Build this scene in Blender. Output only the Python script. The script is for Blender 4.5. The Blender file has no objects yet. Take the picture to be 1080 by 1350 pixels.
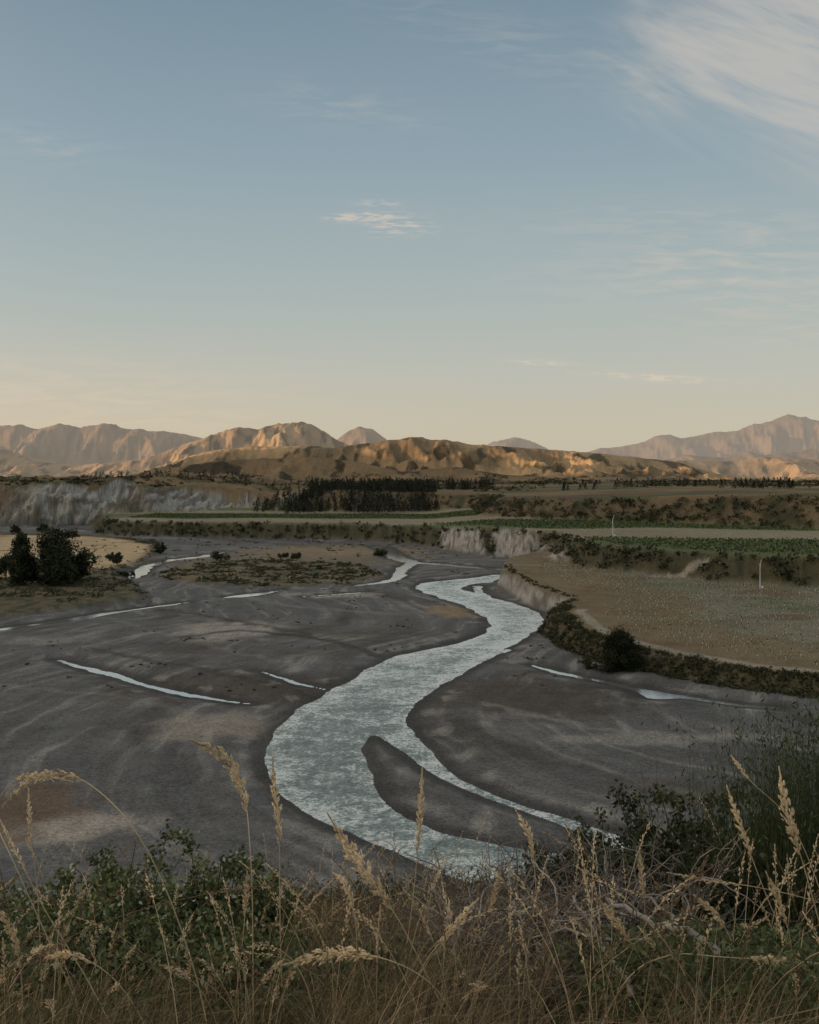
import bpy, math, time
import numpy as np
T0=time.time()
rng=np.random.default_rng(11)
F=1312.0; EYE=50.0; HZ=630.0
# image pixel helpers: pixel positions projected from the camera -> world coordinates (metres)
def P(px,py,z=0.6):
    Y=(EYE-z)*F/(py-HZ); return ((px-540)/F*Y, Y)
def at(px,py,Y): return ((px-540)/F*Y, Y, EYE-(py-HZ)/F*Y)
def sm(a,b,x):
    t=np.clip((x-a)/(b-a),0,1); return t*t*(3-2*t)
def lin(c):
    c=np.array(c,float)/255; return np.where(c<=.04045,c/12.92,((c+.055)/1.055)**2.4)
TAB=np.random.default_rng(5).uniform(0,6.2831853,65536);CT=np.cos(TAB).astype(np.float32);SN=np.sin(TAB).astype(np.float32)
def perlin(x,y,s=0):
    xi=np.floor(x);yi=np.floor(y);xf=x-xi;yf=y-yi
    ix=xi.astype(np.int64);iy=yi.astype(np.int64)
    u=xf*xf*xf*(xf*(xf*6-15)+10);v=yf*yf*yf*(yf*(yf*6-15)+10)
    hx0=ix*374761393+s*974711;hx1=hx0+374761393;hy0=iy*668265263;hy1=hy0+668265263
    def g(hx,hy,a,b):
        h=hx+hy;h=((h^(h>>13))*1274126177)
        h=(h^(h>>16))&0xffff
        return CT[h]*(xf-a)+SN[h]*(yf-b)
    a=g(hx0,hy0,0,0);b=g(hx1,hy0,1,0);c=g(hx0,hy1,0,1);d=g(hx1,hy1,1,1)
    return (a+(b-a)*u+(c-a)*v+(a-b-c+d)*u*v)*1.5
def fbm(x,y,o=4,s=0):
    r=0;a=.55;x=np.asarray(x,float)+0.0;y=np.asarray(y,float)+0.0
    for i in range(o):
        r=r+a*perlin(x,y,s+i*17); x=x*2.03+5.2;y=y*2.03+1.7;a*=.5
    return r
def ridged(x,y,o=4,s=0,g=.5):
    r=0;a=.5
    for i in range(o):
        n=1-np.abs(perlin(x,y,s+i*13))*1.6; r=r+a*np.clip(n,0,1)**1.5; x=x*2.1+3.1;y=y*2.1+7.7;a*=g
    return r
def chaikin(p,n=1,closed=True):
    p=[tuple(q) for q in p]
    for _ in range(n):
        o=[];L=len(p)
        for i in range(L if closed else L-1):
            a=p[i];b=p[(i+1)%L]
            o+= [(a[0]*.75+b[0]*.25,a[1]*.75+b[1]*.25),(a[0]*.25+b[0]*.75,a[1]*.25+b[1]*.75)]
        p=o
    return p
def sdf(X,Y,poly,margin=80):
    """signed distance, positive inside"""
    poly=np.array(poly);out=np.full(X.shape,-margin*1.0)
    m=(X>poly[:,0].min()-margin)&(X<poly[:,0].max()+margin)&(Y>poly[:,1].min()-margin)&(Y<poly[:,1].max()+margin)
    x=X[m];y=Y[m]
    if x.size==0: return out
    d=np.full(x.shape,1e18);ins=np.zeros(x.shape,bool);n=len(poly)
    for i in range(n):
        ax,ay=poly[i];bx,by=poly[(i+1)%n];ex=bx-ax;ey=by-ay;l=ex*ex+ey*ey+1e-9
        t=np.clip(((x-ax)*ex+(y-ay)*ey)/l,0,1)
        dd=(x-ax-t*ex)**2+(y-ay-t*ey)**2
        np.minimum(d,dd,out=d)
        if ay!=by:
            c=((ay>y)!=(by>y))&(x<(bx-ax)*(y-ay)/(by-ay)+ax); ins^=c
    out[m]=np.where(ins,np.sqrt(d),-np.sqrt(d)); return out
def stroke(X,Y,pts,ws,margin=25):
    """positive inside a stream of varying half width"""
    pts=np.array(pts);out=np.full(X.shape,-margin*1.0)
    m=(X>pts[:,0].min()-margin)&(X<pts[:,0].max()+margin)&(Y>pts[:,1].min()-margin)&(Y<pts[:,1].max()+margin)
    x=X[m];y=Y[m]
    if x.size==0: return out
    d=np.full(x.shape,-1e9)
    for i in range(len(pts)-1):
        ax,ay=pts[i];bx,by=pts[i+1];ex=bx-ax;ey=by-ay;l=ex*ex+ey*ey+1e-9
        t=np.clip(((x-ax)*ex+(y-ay)*ey)/l,0,1)
        w=ws[i]*(1-t)+ws[i+1]*t
        d=np.maximum(d,w-np.sqrt((x-ax-t*ex)**2+(y-ay-t*ey)**2))
    out[m]=np.maximum(d,-margin); return out
def PP(l,z=0.3): return [P(a,b,z) for a,b in l]
# ---------------------------------------------------------------- plan of the valley
RIVER=chaikin(PP([(800,1230),(700,1190),(620,1162),(540,1132),(450,1094),(392,1064),(356,1030),(347,1000),(358,972),(385,940),(430,914),(470,893),(500,872),(545,860),(600,850),(638,838),(648,826),(640,812),(610,797),(566,784),(546,775),(562,767),(610,764),(655,757),
 (668,760),(650,767),(612,772),(606,777),(640,785),(680,796),(714,808),(719,820),(702,836),(668,853),(628,878),(590,898),(550,923),(534,942),(540,962),(560,984),(582,1010),(612,1030),(660,1053),(704,1068),(770,1086),(870,1120),(900,1200)],0),2)
ISLE=chaikin(PP([(478,980),(486,970),(500,971),(530,990),(565,1016),(620,1043),(680,1066),(740,1088),(810,1112),(790,1132),(700,1122),(620,1108),(560,1092),(520,1070),(494,1040),(480,1005)],0),2)
STREAMS=[
 (PP([(78,869),(105,877),(140,886),(190,901),(250,915),(290,921),(332,927)]),[.3,1.0,1.5,.8,1.2,.4,.1]),
 (PP([(345,884),(365,891),(395,899),(432,908)]),[.1,.5,.6,.1]),
 (PP([(296,787),(330,784),(372,777)]),[.6,4.2,.6]),
 (PP([(-80,836),(0,829),(50,822),(100,815),(160,805),(250,793)]),[2.2,2.4,1.4,2.6,1.6,.4]),
 (PP([(172,762),(186,754),(192,746),(222,738),(262,734),(300,727)]),[2,4.4,3.6,3.2,3.5,1.4]),
 (PP([(496,720),(514,727),(522,735),(545,741),(600,745),(655,750)]),[4,6,6,5,3,4]),
 (PP([(468,771),(505,767),(524,762),(530,750),(545,741)]),[1.0,2.6,3,3,4]),
 (PP([(702,876),(730,884),(790,896),(840,908),(870,916),(900,917),(960,925),(1022,932)]),[.3,.9,.9,1.2,3.4,1.5,1.0,.6]),
 (PP([(640,864),(668,856)]),[.6,.9]),
 (PP([(400,786),(440,783),(478,780)]),[.4,1.0,.5]),
 (PP([(628,772),(634,783),(644,790)]),[1.5,2,2.5]),
]
A_TOE=PP([(760,735),(700,745),(662,757),(652,772),(690,795),(738,811),(712,829),(745,856),(790,873),(850,888),(920,900),(1000,912),(1080,920),(1300,945)],.8)+[(420,150),(900,200),(900,520)]
B_TOE=PP([(128,706),(300,710),(450,713),(540,718),(590,726),(640,735),(700,742)],.8)+PP([(722,738),(760,748),(880,760),(1000,768),(1080,772),(1300,785)],9)+[(1500,380),(1500,1500),(-330,1500),(-345,1060)]
C_TOE=[(1500,560)]+PP([(1300,705),(1080,700),(950,694),(850,690),(700,684),(622,681)],19)+[(62,880),(60,985)]+PP([(560,675),(480,676),(400,674)],14)+PP([(310,681),(240,688),(120,692),(60,693),(0,692),(-200,697)],1.2)+[(-1500,1050),(-1500,1700),(1500,1700)]
L_POLY=chaikin(PP([(-300,836),(0,818),(130,799),(208,791),(190,768),(158,756),(185,742),(222,727),(214,712),(100,703),(-300,700)],1.5),1)
M_POLY=chaikin(PP([(190,758),(240,744),(330,737),(450,741),(500,748),(520,760),(470,769),(380,776),(300,773),(230,770)],1),1)
TANF=chaikin(PP([(-300,772),(0,765),(110,753),(160,748),(200,734),(205,714),(100,705),(-300,702)],2.5),1)
def water_in(X,Y):
    k=np.clip(Y/300,.35,2)
    wx=X+1.7*k*fbm(X/11,Y/11,4,5);wy=Y+2.4*k*fbm(X/13,Y/13,4,9)
    d=np.minimum(sdf(wx,wy,RIVER,30),-sdf(wx,wy,ISLE,30)); d=np.maximum(d,-25)
    rag=.9*fbm(X/2.6,Y/3.2,3,12)*np.clip(Y/300,.5,1.6)
    for p,w in STREAMS: d=np.maximum(d,stroke(wx,wy,p,w)+rag*.6)
    return d
def mkridge(Y,w,pts,rough=.3):
    return dict(Y=Y,w=w,xs=[(a-540)/F*Y for a,b in pts],hs=[(HZ-b)/F*Y+12 for a,b in pts],r=rough)
RIDGES=[
 mkridge(3300,620,[(-200,660),(150,640),(190,627),(230,606),(270,594),(330,588),(390,587),(440,590),(490,585),(540,576),(585,581),(620,586),(680,591),(740,595),(800,600),(860,605),(900,611),(940,624),(975,640),(1500,660)],.85),
 mkridge(2400,330,[(-200,660),(120,650),(180,636),(230,616),(290,606),(350,604),(420,602),(470,608),(530,622),(600,615),(660,626),(760,630),(840,628),(900,634),(1000,640),(1500,660)],.6),
 mkridge(5600,900,[(-400,590),(-100,586),(0,592),(40,604),(100,614),(200,604),(250,586),(290,573),(320,562),(345,566),(370,560),(400,557),(420,564),(445,580),(480,596),(560,610),(700,612),(820,612),(900,606),(960,608),(1000,602),(1060,606),(1200,600),(1500,590)],.8),
 mkridge(8000,1100,[(-500,545),(-200,555),(-60,562),(0,560),(20,558),(40,565),(75,558),(105,563),(135,555),(160,563),(200,567),(240,570),(262,577),(330,592),(440,582),(455,570),(475,561),(490,564),(512,581),(560,600),(800,622),(900,600),(950,603),(985,594),(1010,600),(1060,593),(1100,590),(1500,575)],.75),
 mkridge(11500,1300,[(-500,600),(560,604),(630,592),(650,582),(680,576),(700,579),(724,592),(760,599),(790,591),(840,585),(872,573),(885,573),(900,577),(940,570),(975,567),(1000,558),(1025,553),(1045,545),(1065,549),(1100,556),(1200,540),(1600,560)],.5),
]
def ctop(x,y): return 33.5+6.5*sm(50,290,x)+9*sm(-180,-380,x)+1.5*fbm(x/80,y/80,3,46)+np.where(x<0,(6+12*sm(0,-200,x))*fbm(x/75,y/90,4,50),0)
def height(X,Y,full=False):
    X=np.asarray(X,float);Y=np.asarray(Y,float)
    near=Y<1250
    z=np.full(X.shape,1.0);d=np.full(X.shape,-25.0)
    x=X[near];y=Y[near]
    d[near]=water_in(x,y)
    bed=.8+.35*fbm(x/70,y/45,3,1)+.26*fbm(x/9,y/9,3,2)*sm(0,10,-d[near])
    bed=np.clip(bed,.22,3)
    dn=d[near]
    zz=np.where(dn<0,bed*sm(0,9,-dn)*.8+.02*np.clip(-dn,0,1)+.2*np.clip(-dn/9,0,1),-np.minimum(.7,dn*.12+.02))
    l=sdf(x,y,L_POLY)+2*fbm(x/15,y/15,2,31); o_l=sm(0,8,l); zz=zz+o_l*1.6*(dn<0)*sm(0,6,-dn)
    mm=sdf(x,y,M_POLY)+3*fbm(x/12,y/12,2,33);o_m=sm(0,8,mm);zz=zz+o_m*.7*(dn<0)*sm(0,6,-dn)
    er=ridged(x/26,y/60,3,41)
    a=sdf(x,y,A_TOE,120)+1.6*er-1.0; zA=4.5+np.clip((y-240)*.0225,0,4.5)+.15*fbm(x/30,y/30,2,44)
    wA=np.where(y>300,3.2,6.0); sA=sm(0,1,a/wA); zz=zz+(np.maximum(zA,zz)-zz)*sA
    b=sdf(x,y,B_TOE,120)+10*ridged(x/18,y/50,3,42)-5; zB=13+2*sm(-250,0,x)+4*sm(10,70,x)+.3*fbm(x/50,y/50,2,45)
    sB=sm(0,1,b/17); zz=zz+(np.maximum(zB,zz)-zz)*sB
    lf=sm(0,-150,x)
    c=sdf(x,y,C_TOE,200)+(8+60*lf)*(ridged(x/50,y/140,4,43)-.45)
    zC=ctop(x,y)
    wC=26+50*lf; sC=np.clip(c/wC,0,1);sC=np.where(x<0,sC**.85,sC*sC*(3-2*sC)); zz=zz+(np.maximum(zC,zz)-zz)*sC
    zz=zz+np.sqrt(sC)*(1-sC)*lf*34*(ridged(x/20,y/60,4,47,.6)-.55)
    z[near]=zz
    far=~near
    x=X[far];y=Y[far]
    base=ctop(x,y)+2*sm(1250,2000,y)*(1+fbm(x/300,y/300,2,51))
    zf=base.copy();
    wx=x+110*fbm(x/600,y/600,2,60);
    for i,R in enumerate(RIDGES):
        s=R['Y']/3300.0
        m=(np.abs(y-R['Y'])<R['w']*3)
        xx=x[m];yv=y[m];w2=wx[m]
        yr=R['Y']+R['w']*.25*fbm(xx/(900*s)+3*i,0*xx+.5,2,70+i)
        dy=(yv-yr)/R['w']
        h=np.interp(xx,R['xs'],R['hs'])
        env=1/(1+dy*dy*1.2)-.12*np.clip(np.abs(dy),0,3); env=np.clip(env,0,1)
        sp=ridged(w2/(300*s)+9*i,yv/(820*s),4,80+i,.5)           # spurs and gullies run down the slope
        sp2=ridged(w2/(90*s),yv/(210*s),4,90+i,.5)
        side=1-np.exp(-(dy/.3)**2)
        hh=h*env*(1-R['r']*np.clip(.86-sp,0,1)*side*1.75)-h*.31*(.85-sp2)*(side*.95+.05)*env
        hh=hh+h*.05*(sp2-.5)
        hh=np.where(h>8,hh,0)
        zf[m]=np.maximum(zf[m],EYE-12+hh)
    z[far]=zf
    if not full: return z
    M={k:np.zeros(X.shape) for k in('l','m','A','B','C','a','b','c')}
    M['l'][near]=o_l;M['m'][near]=o_m;M['A'][near]=sA;M['B'][near]=sB;M['C'][near]=sC;M['a'][near]=a;M['b'][near]=b;M['c'][near]=c
    M['C'][far]=1;M['c'][far]=200;M['b'][far]=200;M['a'][far]=200;M['d']=d
    return z,M
# ---------------------------------------------------------------- mesh helper
def make(name,V,Q,C,mat,smooth=False):
    me=bpy.data.meshes.new(name);n=len(Q)
    me.vertices.add(len(V));me.vertices.foreach_set('co',np.ascontiguousarray(V,dtype=np.float32).ravel())
    me.loops.add(n*4);me.loops.foreach_set('vertex_index',np.ascontiguousarray(Q,dtype=np.int32).ravel())
    me.polygons.add(n);me.polygons.foreach_set('loop_start',np.arange(0,n*4,4,dtype=np.int32))
    try: me.polygons.foreach_set('loop_total',np.full(n,4,dtype=np.int32))
    except Exception: pass
    me.update(calc_edges=True)
    if smooth: me.polygons.foreach_set('use_smooth',np.ones(n,dtype=bool))
    if C is not None:
        at_=me.color_attributes.new('Col','FLOAT_COLOR','POINT')
        c4=np.ones((len(V),4),dtype=np.float32);c4[:,:3]=C;at_.data.foreach_set('color',c4.ravel())
    me.materials.append(mat)
    ob=bpy.data.objects.new(name,me);bpy.context.scene.collection.objects.link(ob);return ob
class G:
    def __init__(s): s.V=[];s.Q=[];s.C=[];s.n=0
    def add(s,V,Q,C):
        if len(V)==0: return
        s.V.append(V);s.Q.append(Q+s.n);s.C.append(C);s.n+=len(V)
    def build(s,name,mat,smooth=False): return make(name,np.concatenate(s.V),np.concatenate(s.Q),np.concatenate(s.C),mat,smooth)
def nrm(v): return v/(np.linalg.norm(v,axis=-1,keepdims=True)+1e-9)
def rdir(n): return nrm(rng.normal(size=(n,3)))
def leaves(g,c,d,L,W,col):
    """rhombic leaves: centre c, axis d"""
    n=len(c);s=nrm(np.cross(d,rdir(n)));L=np.broadcast_to(L,(n,))[:,None];W=np.broadcast_to(W,(n,))[:,None]
    V=np.stack([c-d*L*.5,c+s*W*.5,c+d*L*.5,c-s*W*.5],1).reshape(-1,3)
    g.add(V,np.arange(4*n).reshape(n,4),np.repeat(np.broadcast_to(col,(n,3)),4,0))
def ribbons(g,Pt,W,col):
    n,k,_=Pt.shape
    t=nrm(Pt[:,-1]-Pt[:,0]);s=nrm(np.cross(t,rdir(n)))[:,None,:]
    V=np.stack([Pt-s*W[:,:,None]*.5,Pt+s*W[:,:,None]*.5],2).reshape(-1,3)
    i=np.arange(n)[:,None]*(2*k)+np.arange(k-1)[None]*2
    Q=np.stack([i,i+1,i+3,i+2],-1).reshape(-1,4)
    g.add(V,Q,np.repeat(np.broadcast_to(col,(n,3)),2*k,0))
def tubes(g,Pt,R,col,S=4):
    n,k,_=Pt.shape;R=np.broadcast_to(R,(n,k))
    t=nrm(np.gradient(Pt,axis=1)) if k>2 else nrm(np.repeat((Pt[:,1:]-Pt[:,:1]),k,1))
    ref=np.where(np.abs(t[...,2:3])>.9,np.array([1.,0,0]),np.array([0,0,1.]))
    a=nrm(np.cross(t,ref));b=np.cross(t,a)
    V=[]
    for j in range(S):
        an=2*math.pi*j/S;V.append(Pt+(a*math.cos(an)+b*math.sin(an))*R[:,:,None])
    V=np.stack(V,2).reshape(-1,3)
    i=(np.arange(n)[:,None,None]*(k*S)+np.arange(k-1)[None,:,None]*S);j=np.arange(S)[None,None];j2=(j+1)%S
    Q=np.stack([i+j,i+j2,i+S+j2,i+S+j],-1).reshape(-1,4)
    g.add(V,Q,np.repeat(np.broadcast_to(col,(n,3)),k*S,0))
# ---------------------------------------------------------------- materials
class E:
    nt=None
    def __init__(s,k): s.k=k
    @staticmethod
    def m(op,*a,clamp=False):
        n=E.nt.nodes.new('ShaderNodeMath');n.operation=op;n.use_clamp=clamp
        for i,v in enumerate(a):
            if isinstance(v,E): E.nt.links.new(v.k,n.inputs[i])
            else: n.inputs[i].default_value=float(v)
        return E(n.outputs[0])
    def __add__(s,o): return E.m('ADD',s,o)
    def __radd__(s,o): return E.m('ADD',o,s)
    def __sub__(s,o): return E.m('SUBTRACT',s,o)
    def __rsub__(s,o): return E.m('SUBTRACT',o,s)
    def __mul__(s,o): return E.m('MULTIPLY',s,o)
    def __rmul__(s,o): return E.m('MULTIPLY',o,s)
    def __truediv__(s,o): return E.m('DIVIDE',s,o)
def ess(a,b,x):
    n=E.nt.nodes.new('ShaderNodeMapRange');n.interpolation_type='SMOOTHSTEP'
    E.nt.links.new(x.k,n.inputs[0]);n.inputs[1].default_value=a;n.inputs[2].default_value=b;n.inputs[3].default_value=0;n.inputs[4].default_value=1
    return E(n.outputs[0])
def vec(x,y,z=0.0):
    n=E.nt.nodes.new('ShaderNodeCombineXYZ')
    for i,v in enumerate((x,y,z)):
        if isinstance(v,E): E.nt.links.new(v.k,n.inputs[i])
        else: n.inputs[i].default_value=v
    return n.outputs[0]
def noise(v,scale,detail=4,rough=.55,dist=0):
    n=E.nt.nodes.new('ShaderNodeTexNoise');E.nt.links.new(v,n.inputs['Vector'])
    n.inputs['Scale'].default_value=scale;n.inputs['Detail'].default_value=detail;n.inputs['Roughness'].default_value=rough;n.inputs['Distortion'].default_value=dist
    return E(n.outputs[0])
def mixc(f,a,b,blend='MIX'):
    n=E.nt.nodes.new('ShaderNodeMix');n.data_type='RGBA';n.blend_type=blend
    for i,v in ((0,f),(6,a),(7,b)):
        if isinstance(v,E): v=v.k
        if isinstance(v,(int,float)): n.inputs[i].default_value=v
        elif isinstance(v,(tuple,list,np.ndarray)): n.inputs[i].default_value=(*[float(q) for q in v[:3]],1)
        else: E.nt.links.new(v,n.inputs[i])
    return n.outputs[2]
def newmat(name):
    m=bpy.data.materials.new(name);m.use_nodes=True;m.node_tree.nodes.clear();E.nt=m.node_tree;return m
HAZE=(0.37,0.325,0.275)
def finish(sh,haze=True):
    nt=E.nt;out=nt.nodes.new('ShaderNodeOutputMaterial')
    if haze:   # aerial perspective painted in: glowing haze colour mixed over surfaces by distance from origin
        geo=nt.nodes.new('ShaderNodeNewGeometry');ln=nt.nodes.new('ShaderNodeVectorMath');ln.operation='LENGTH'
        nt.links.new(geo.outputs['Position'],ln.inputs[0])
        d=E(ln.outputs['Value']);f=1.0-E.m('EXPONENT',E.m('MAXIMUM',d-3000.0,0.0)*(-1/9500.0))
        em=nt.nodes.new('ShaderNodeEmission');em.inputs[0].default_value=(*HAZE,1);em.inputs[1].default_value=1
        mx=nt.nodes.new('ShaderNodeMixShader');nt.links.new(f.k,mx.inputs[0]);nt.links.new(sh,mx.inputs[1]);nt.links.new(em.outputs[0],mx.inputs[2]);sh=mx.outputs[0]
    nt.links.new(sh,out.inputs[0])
def bsdf(col,rough=.9,spec=.2,normal=None,metal=None):
    n=E.nt.nodes.new('ShaderNodeBsdfPrincipled')
    if isinstance(col,(tuple,list)): n.inputs['Base Color'].default_value=(*col,1)
    else: E.nt.links.new(col,n.inputs['Base Color'])
    for nm,v in (('Roughness',rough),('Metallic',metal)):
        if v is None: continue
        if isinstance(v,E): E.nt.links.new(v.k,n.inputs[nm])
        else: n.inputs[nm].default_value=v
    n.inputs['Specular IOR Level'].default_value=spec
    if normal is not None: E.nt.links.new(normal,n.inputs['Normal'])
    return n
def bump(h,strength,dist,):
    n=E.nt.nodes.new('ShaderNodeBump')
    if isinstance(strength,E): E.nt.links.new(strength.k,n.inputs['Strength'])
    else: n.inputs['Strength'].default_value=strength
    n.inputs['Distance'].default_value=dist
    E.nt.links.new(h.k,n.inputs['Height']);return n.outputs[0]
def attr():
    n=E.nt.nodes.new('ShaderNodeAttribute');n.attribute_name='Col';return n.outputs['Color']
def pos(): return E.nt.nodes.new('ShaderNodeNewGeometry').outputs['Position']
mg=newmat('ground_mat');p=pos()
n1=noise(p,1.6,3,.8);n2=noise(p,.16,3,.7);n3=noise(p,6,2,.7);n4=noise(p,.014,4,.72)
k=(n1-.5)*2.2+(n2-.5)*.9+(n3-.5)*2.0+(n4-.5)*.7+1.0
k=E.m('MAXIMUM',k,.15)
gray=E.nt.nodes.new('ShaderNodeCombineColor')
for i in range(3): E.nt.links.new(k.k,gray.inputs[i])
c=mixc(1.0,attr(),gray.outputs[0],'MULTIPLY')
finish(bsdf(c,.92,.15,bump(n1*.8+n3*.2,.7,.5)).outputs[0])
def foliage(name,tr=.25,haze=False,rough=.75):
    m=newmat(name);a=attr();b=bsdf(a,rough,.15)
    if tr<=0: finish(b.outputs[0],haze);return m
    t=E.nt.nodes.new('ShaderNodeBsdfTranslucent');E.nt.links.new(a,t.inputs[0])
    mx=E.nt.nodes.new('ShaderNodeMixShader');mx.inputs[0].default_value=tr;E.nt.links.new(b.outputs[0],mx.inputs[1]);E.nt.links.new(t.outputs[0],mx.inputs[2]);finish(mx.outputs[0],haze);return m
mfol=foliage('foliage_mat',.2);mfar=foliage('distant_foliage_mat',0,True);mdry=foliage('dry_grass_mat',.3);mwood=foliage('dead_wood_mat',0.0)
mwhite=newmat('painted_metal');finish(bsdf((.6,.6,.58),.45,.4).outputs[0],False)
mw=newmat('river_water');p=pos()
sepc=E.nt.nodes.new('ShaderNodeSeparateColor');E.nt.links.new(attr(),sepc.inputs[0]);run=E(sepc.outputs[0]);edge=E(sepc.outputs[1])
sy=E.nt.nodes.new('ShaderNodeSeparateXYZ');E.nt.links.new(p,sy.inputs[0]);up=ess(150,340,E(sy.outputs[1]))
r1=noise(p,1.5,4,.72,.5);r2=noise(p,.09,3,.6,.8);r3=noise(p,.45,3,.65,.6)
mixn=r1*.45+r2*.25+r3*.3
foam=ess(.50,.63,mixn+up*.065+edge*.05)*run
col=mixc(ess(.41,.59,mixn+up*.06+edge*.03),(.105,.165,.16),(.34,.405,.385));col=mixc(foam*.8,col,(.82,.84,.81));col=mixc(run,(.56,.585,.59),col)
finish(bsdf(col,foam*.3+.08,1.0,bump(r1*.8+r3*1.0,run*.65+.05,.6),(1.0-run)*.6+.15).outputs[0],False)
# ---------------------------------------------------------------- terrain sheet
rows=np.concatenate([np.exp(np.linspace(math.log(86),math.log(1250),700)),np.exp(np.linspace(math.log(1258),math.log(14500),470))])
cols=np.linspace(-.53,.53,1040)
YY,TT=np.meshgrid(rows,cols,indexing='ij');XX=TT*YY
X=XX.ravel();Y=YY.ravel()
Z,M=height(X,Y,True)
def mix(c,col,f): return c+(np.array(col)[None]-c)*np.clip(f,0,1)[:,None]
BN=fbm(X/8,Y/12,3,99)
def blob(px,py,rx,ry,z=.6):
    cx,cy=P(px,py,z);x2=rx/F*cy;y2=abs(P(px,py-ry,z)[1]-P(px,py+ry,z)[1])*.5
    q=np.sqrt(((X-cx)/x2)**2+((Y-cy)/y2)**2)+.7*BN;return 1-sm(.45,1.25,q)
d=-M['d']
dR=-sdf(X,Y,RIVER,160)
C=np.tile(np.array([[.128,.127,.124]]),(len(X),1))
wxx=X+14*fbm(X/60,Y/60,2,101);wyy=Y+20*fbm(X/60,Y/60,2,102)
fl=dR+5*fbm(X/30,Y/30,2,140)
st=fbm(fl/9,(X+Y)/70,4,103);st2=fbm(fl/3.2,(X*.6+Y)/40,3,104)     # bars and scars follow the channel
C=C*(1+.36*st+.30*st2)[:,None]
C=mix(C,(.27,.255,.225),sm(.12,.42,st2+.4*st)*.55)
C=mix(C,(.07,.063,.055),sm(.08,.42,fbm(fl/14+7,(X+Y)/60,3,105))*.6)
for (a,b,rx,ry,co,f) in [(300,832,75,13,(.42,.38,.33),.7),(90,1092,110,22,(.42,.37,.31),.8),(40,1068,82,42,(.14,.10,.068),.95),(290,958,95,18,(.34,.29,.23),.6),(700,918,150,32,(.07,.058,.048),.8),(600,806,45,9,(.30,.22,.12),.7),(850,975,110,10,(.34,.32,.28),.5),(300,905,170,22,(.08,.064,.05),.75),(440,785,60,4,(.4,.36,.3),.7),(480,835,120,6,(.10,.085,.065),.6),(560,1015,60,30,(.11,.105,.1),.6),(430,728,140,10,(.24,.185,.11),.85),(360,740,200,8,(.20,.16,.10),.7),(900,1045,100,18,(.10,.085,.066),.6),(240,855,60,8,(.09,.075,.058),.6),(60,845,70,6,(.27,.25,.225),.6),(180,1010,120,25,(.095,.092,.09),.5),(420,860,90,10,(.10,.088,.075),.5)]:
    C=mix(C,co,blob(a,b,rx,ry)*f)
for pts,w,co,f in [([(240,842),(320,833),(430,845)],.8,(.045,.036,.028),.7),([(180,800),(280,815),(400,838),(500,865)],.9,(.055,.045,.037),.65),([(120,858),(240,880),(360,905),(420,920)],1.0,(.06,.05,.04),.6),([(600,955),(700,1000),(860,1040),(1080,1060)],.5,(.07,.06,.05),.45),([(640,930),(760,960),(900,975),(1080,975)],.5,(.3,.28,.25),.4),([(0,905),(140,920),(260,945),(340,960)],.6,(.24,.22,.2),.35),([(240,770),(380,800),(520,812)],1.2,(.26,.24,.21),.4),([(40,792),(160,822),(300,860),(400,880)],.7,(.24,.22,.19),.35)]:
    C=mix(C,co,sm(-2.2,.5,stroke(X+2*BN,Y+4*BN,PP(pts),[w]*len(pts)))*f)
wet=1-sm(.5,4.0+Y/150,d+1.8*fbm(X/6,Y/6,2,107))
C=mix(C,(.050,.048,.045),wet*.82)
C=mix(C,(.40,.38,.34),sm(.05,.35,fbm(wxx/7,wyy/9,3,108))*sm(2,5,d)*(1-sm(5,11,d))*.35)
n=fbm(X/14,Y/20,3,110);n5=fbm(X/5,Y/7,3,111)
scrub=mix(np.tile(np.array([[.13,.105,.06]]),(len(X),1)),(.055,.06,.03),sm(-.15,.25,n5))
C=C+(scrub-C)*(M['l']*.95)[:,None]
C=C+(mix(scrub,(.19,.15,.085),sm(-.1,.3,n))-C)*(M['m']*.9)[:,None]
t=sdf(X,Y,TANF)+6*n; tc=mix(np.tile(np.array([[.48,.36,.215]]),(len(X),1)),(.30,.21,.12),sm(0,.4,fbm(X/40,Y/20,3,112)))
C=C+(tc-C)*(sm(0,8,t))[:,None]
cA=mix(np.tile(np.array([[.185,.172,.12]]),(len(X),1)),(.15,.112,.068),sm(0,.35,fbm(X/30,Y/14,3,113)))
cA=mix(cA,(.13,.138,.082),sm(.05,.4,fbm(X/60,Y/25,3,114)))
cA=mix(cA,(.18,.12,.062),(1-sm(18,30,np.abs(M['a']-24)+5*n))*.6)
cA=mix(cA,(.30,.27,.215),(1-sm(1.2,2.4,np.abs(M['a']-12+.5*n)))*.8*(Y<330))
cA=mix(cA,(.30,.265,.2),(1-sm(1.2,2.4,np.abs((Y-455)+.15*(X-150))))*.7)
C=C+(cA-C)*M['A'][:,None]
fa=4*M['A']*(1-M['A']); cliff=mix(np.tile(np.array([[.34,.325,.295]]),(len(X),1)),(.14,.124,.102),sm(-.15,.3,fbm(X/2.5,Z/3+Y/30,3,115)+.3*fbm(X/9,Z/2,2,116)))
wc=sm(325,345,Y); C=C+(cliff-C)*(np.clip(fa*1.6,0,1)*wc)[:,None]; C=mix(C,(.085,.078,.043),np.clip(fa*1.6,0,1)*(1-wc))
band=np.sin((Y*1.0+.22*X)/34+2*fbm(X/200,Y/200,2,116))
cB=mix(np.tile(np.array([[.24,.21,.14]]),(len(X),1)),(.11,.13,.058),sm(-.1,.25,band))
cB=mix(cB,(.36,.31,.235),(1-sm(.0,.05,np.abs(band+.05)))*.6)
C=C+(cB-C)*(sm(.75,1,M['B']))[:,None]
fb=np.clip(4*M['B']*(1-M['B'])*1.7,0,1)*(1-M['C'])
def midcliff(x,y):
    w=4*fbm(x/6,y/9,2,191);return sm(20,26,x+w)*sm(79,72,x+w)*sm(2,5,np.abs(x-50+w))*(y<720)*(y>470)
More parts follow.
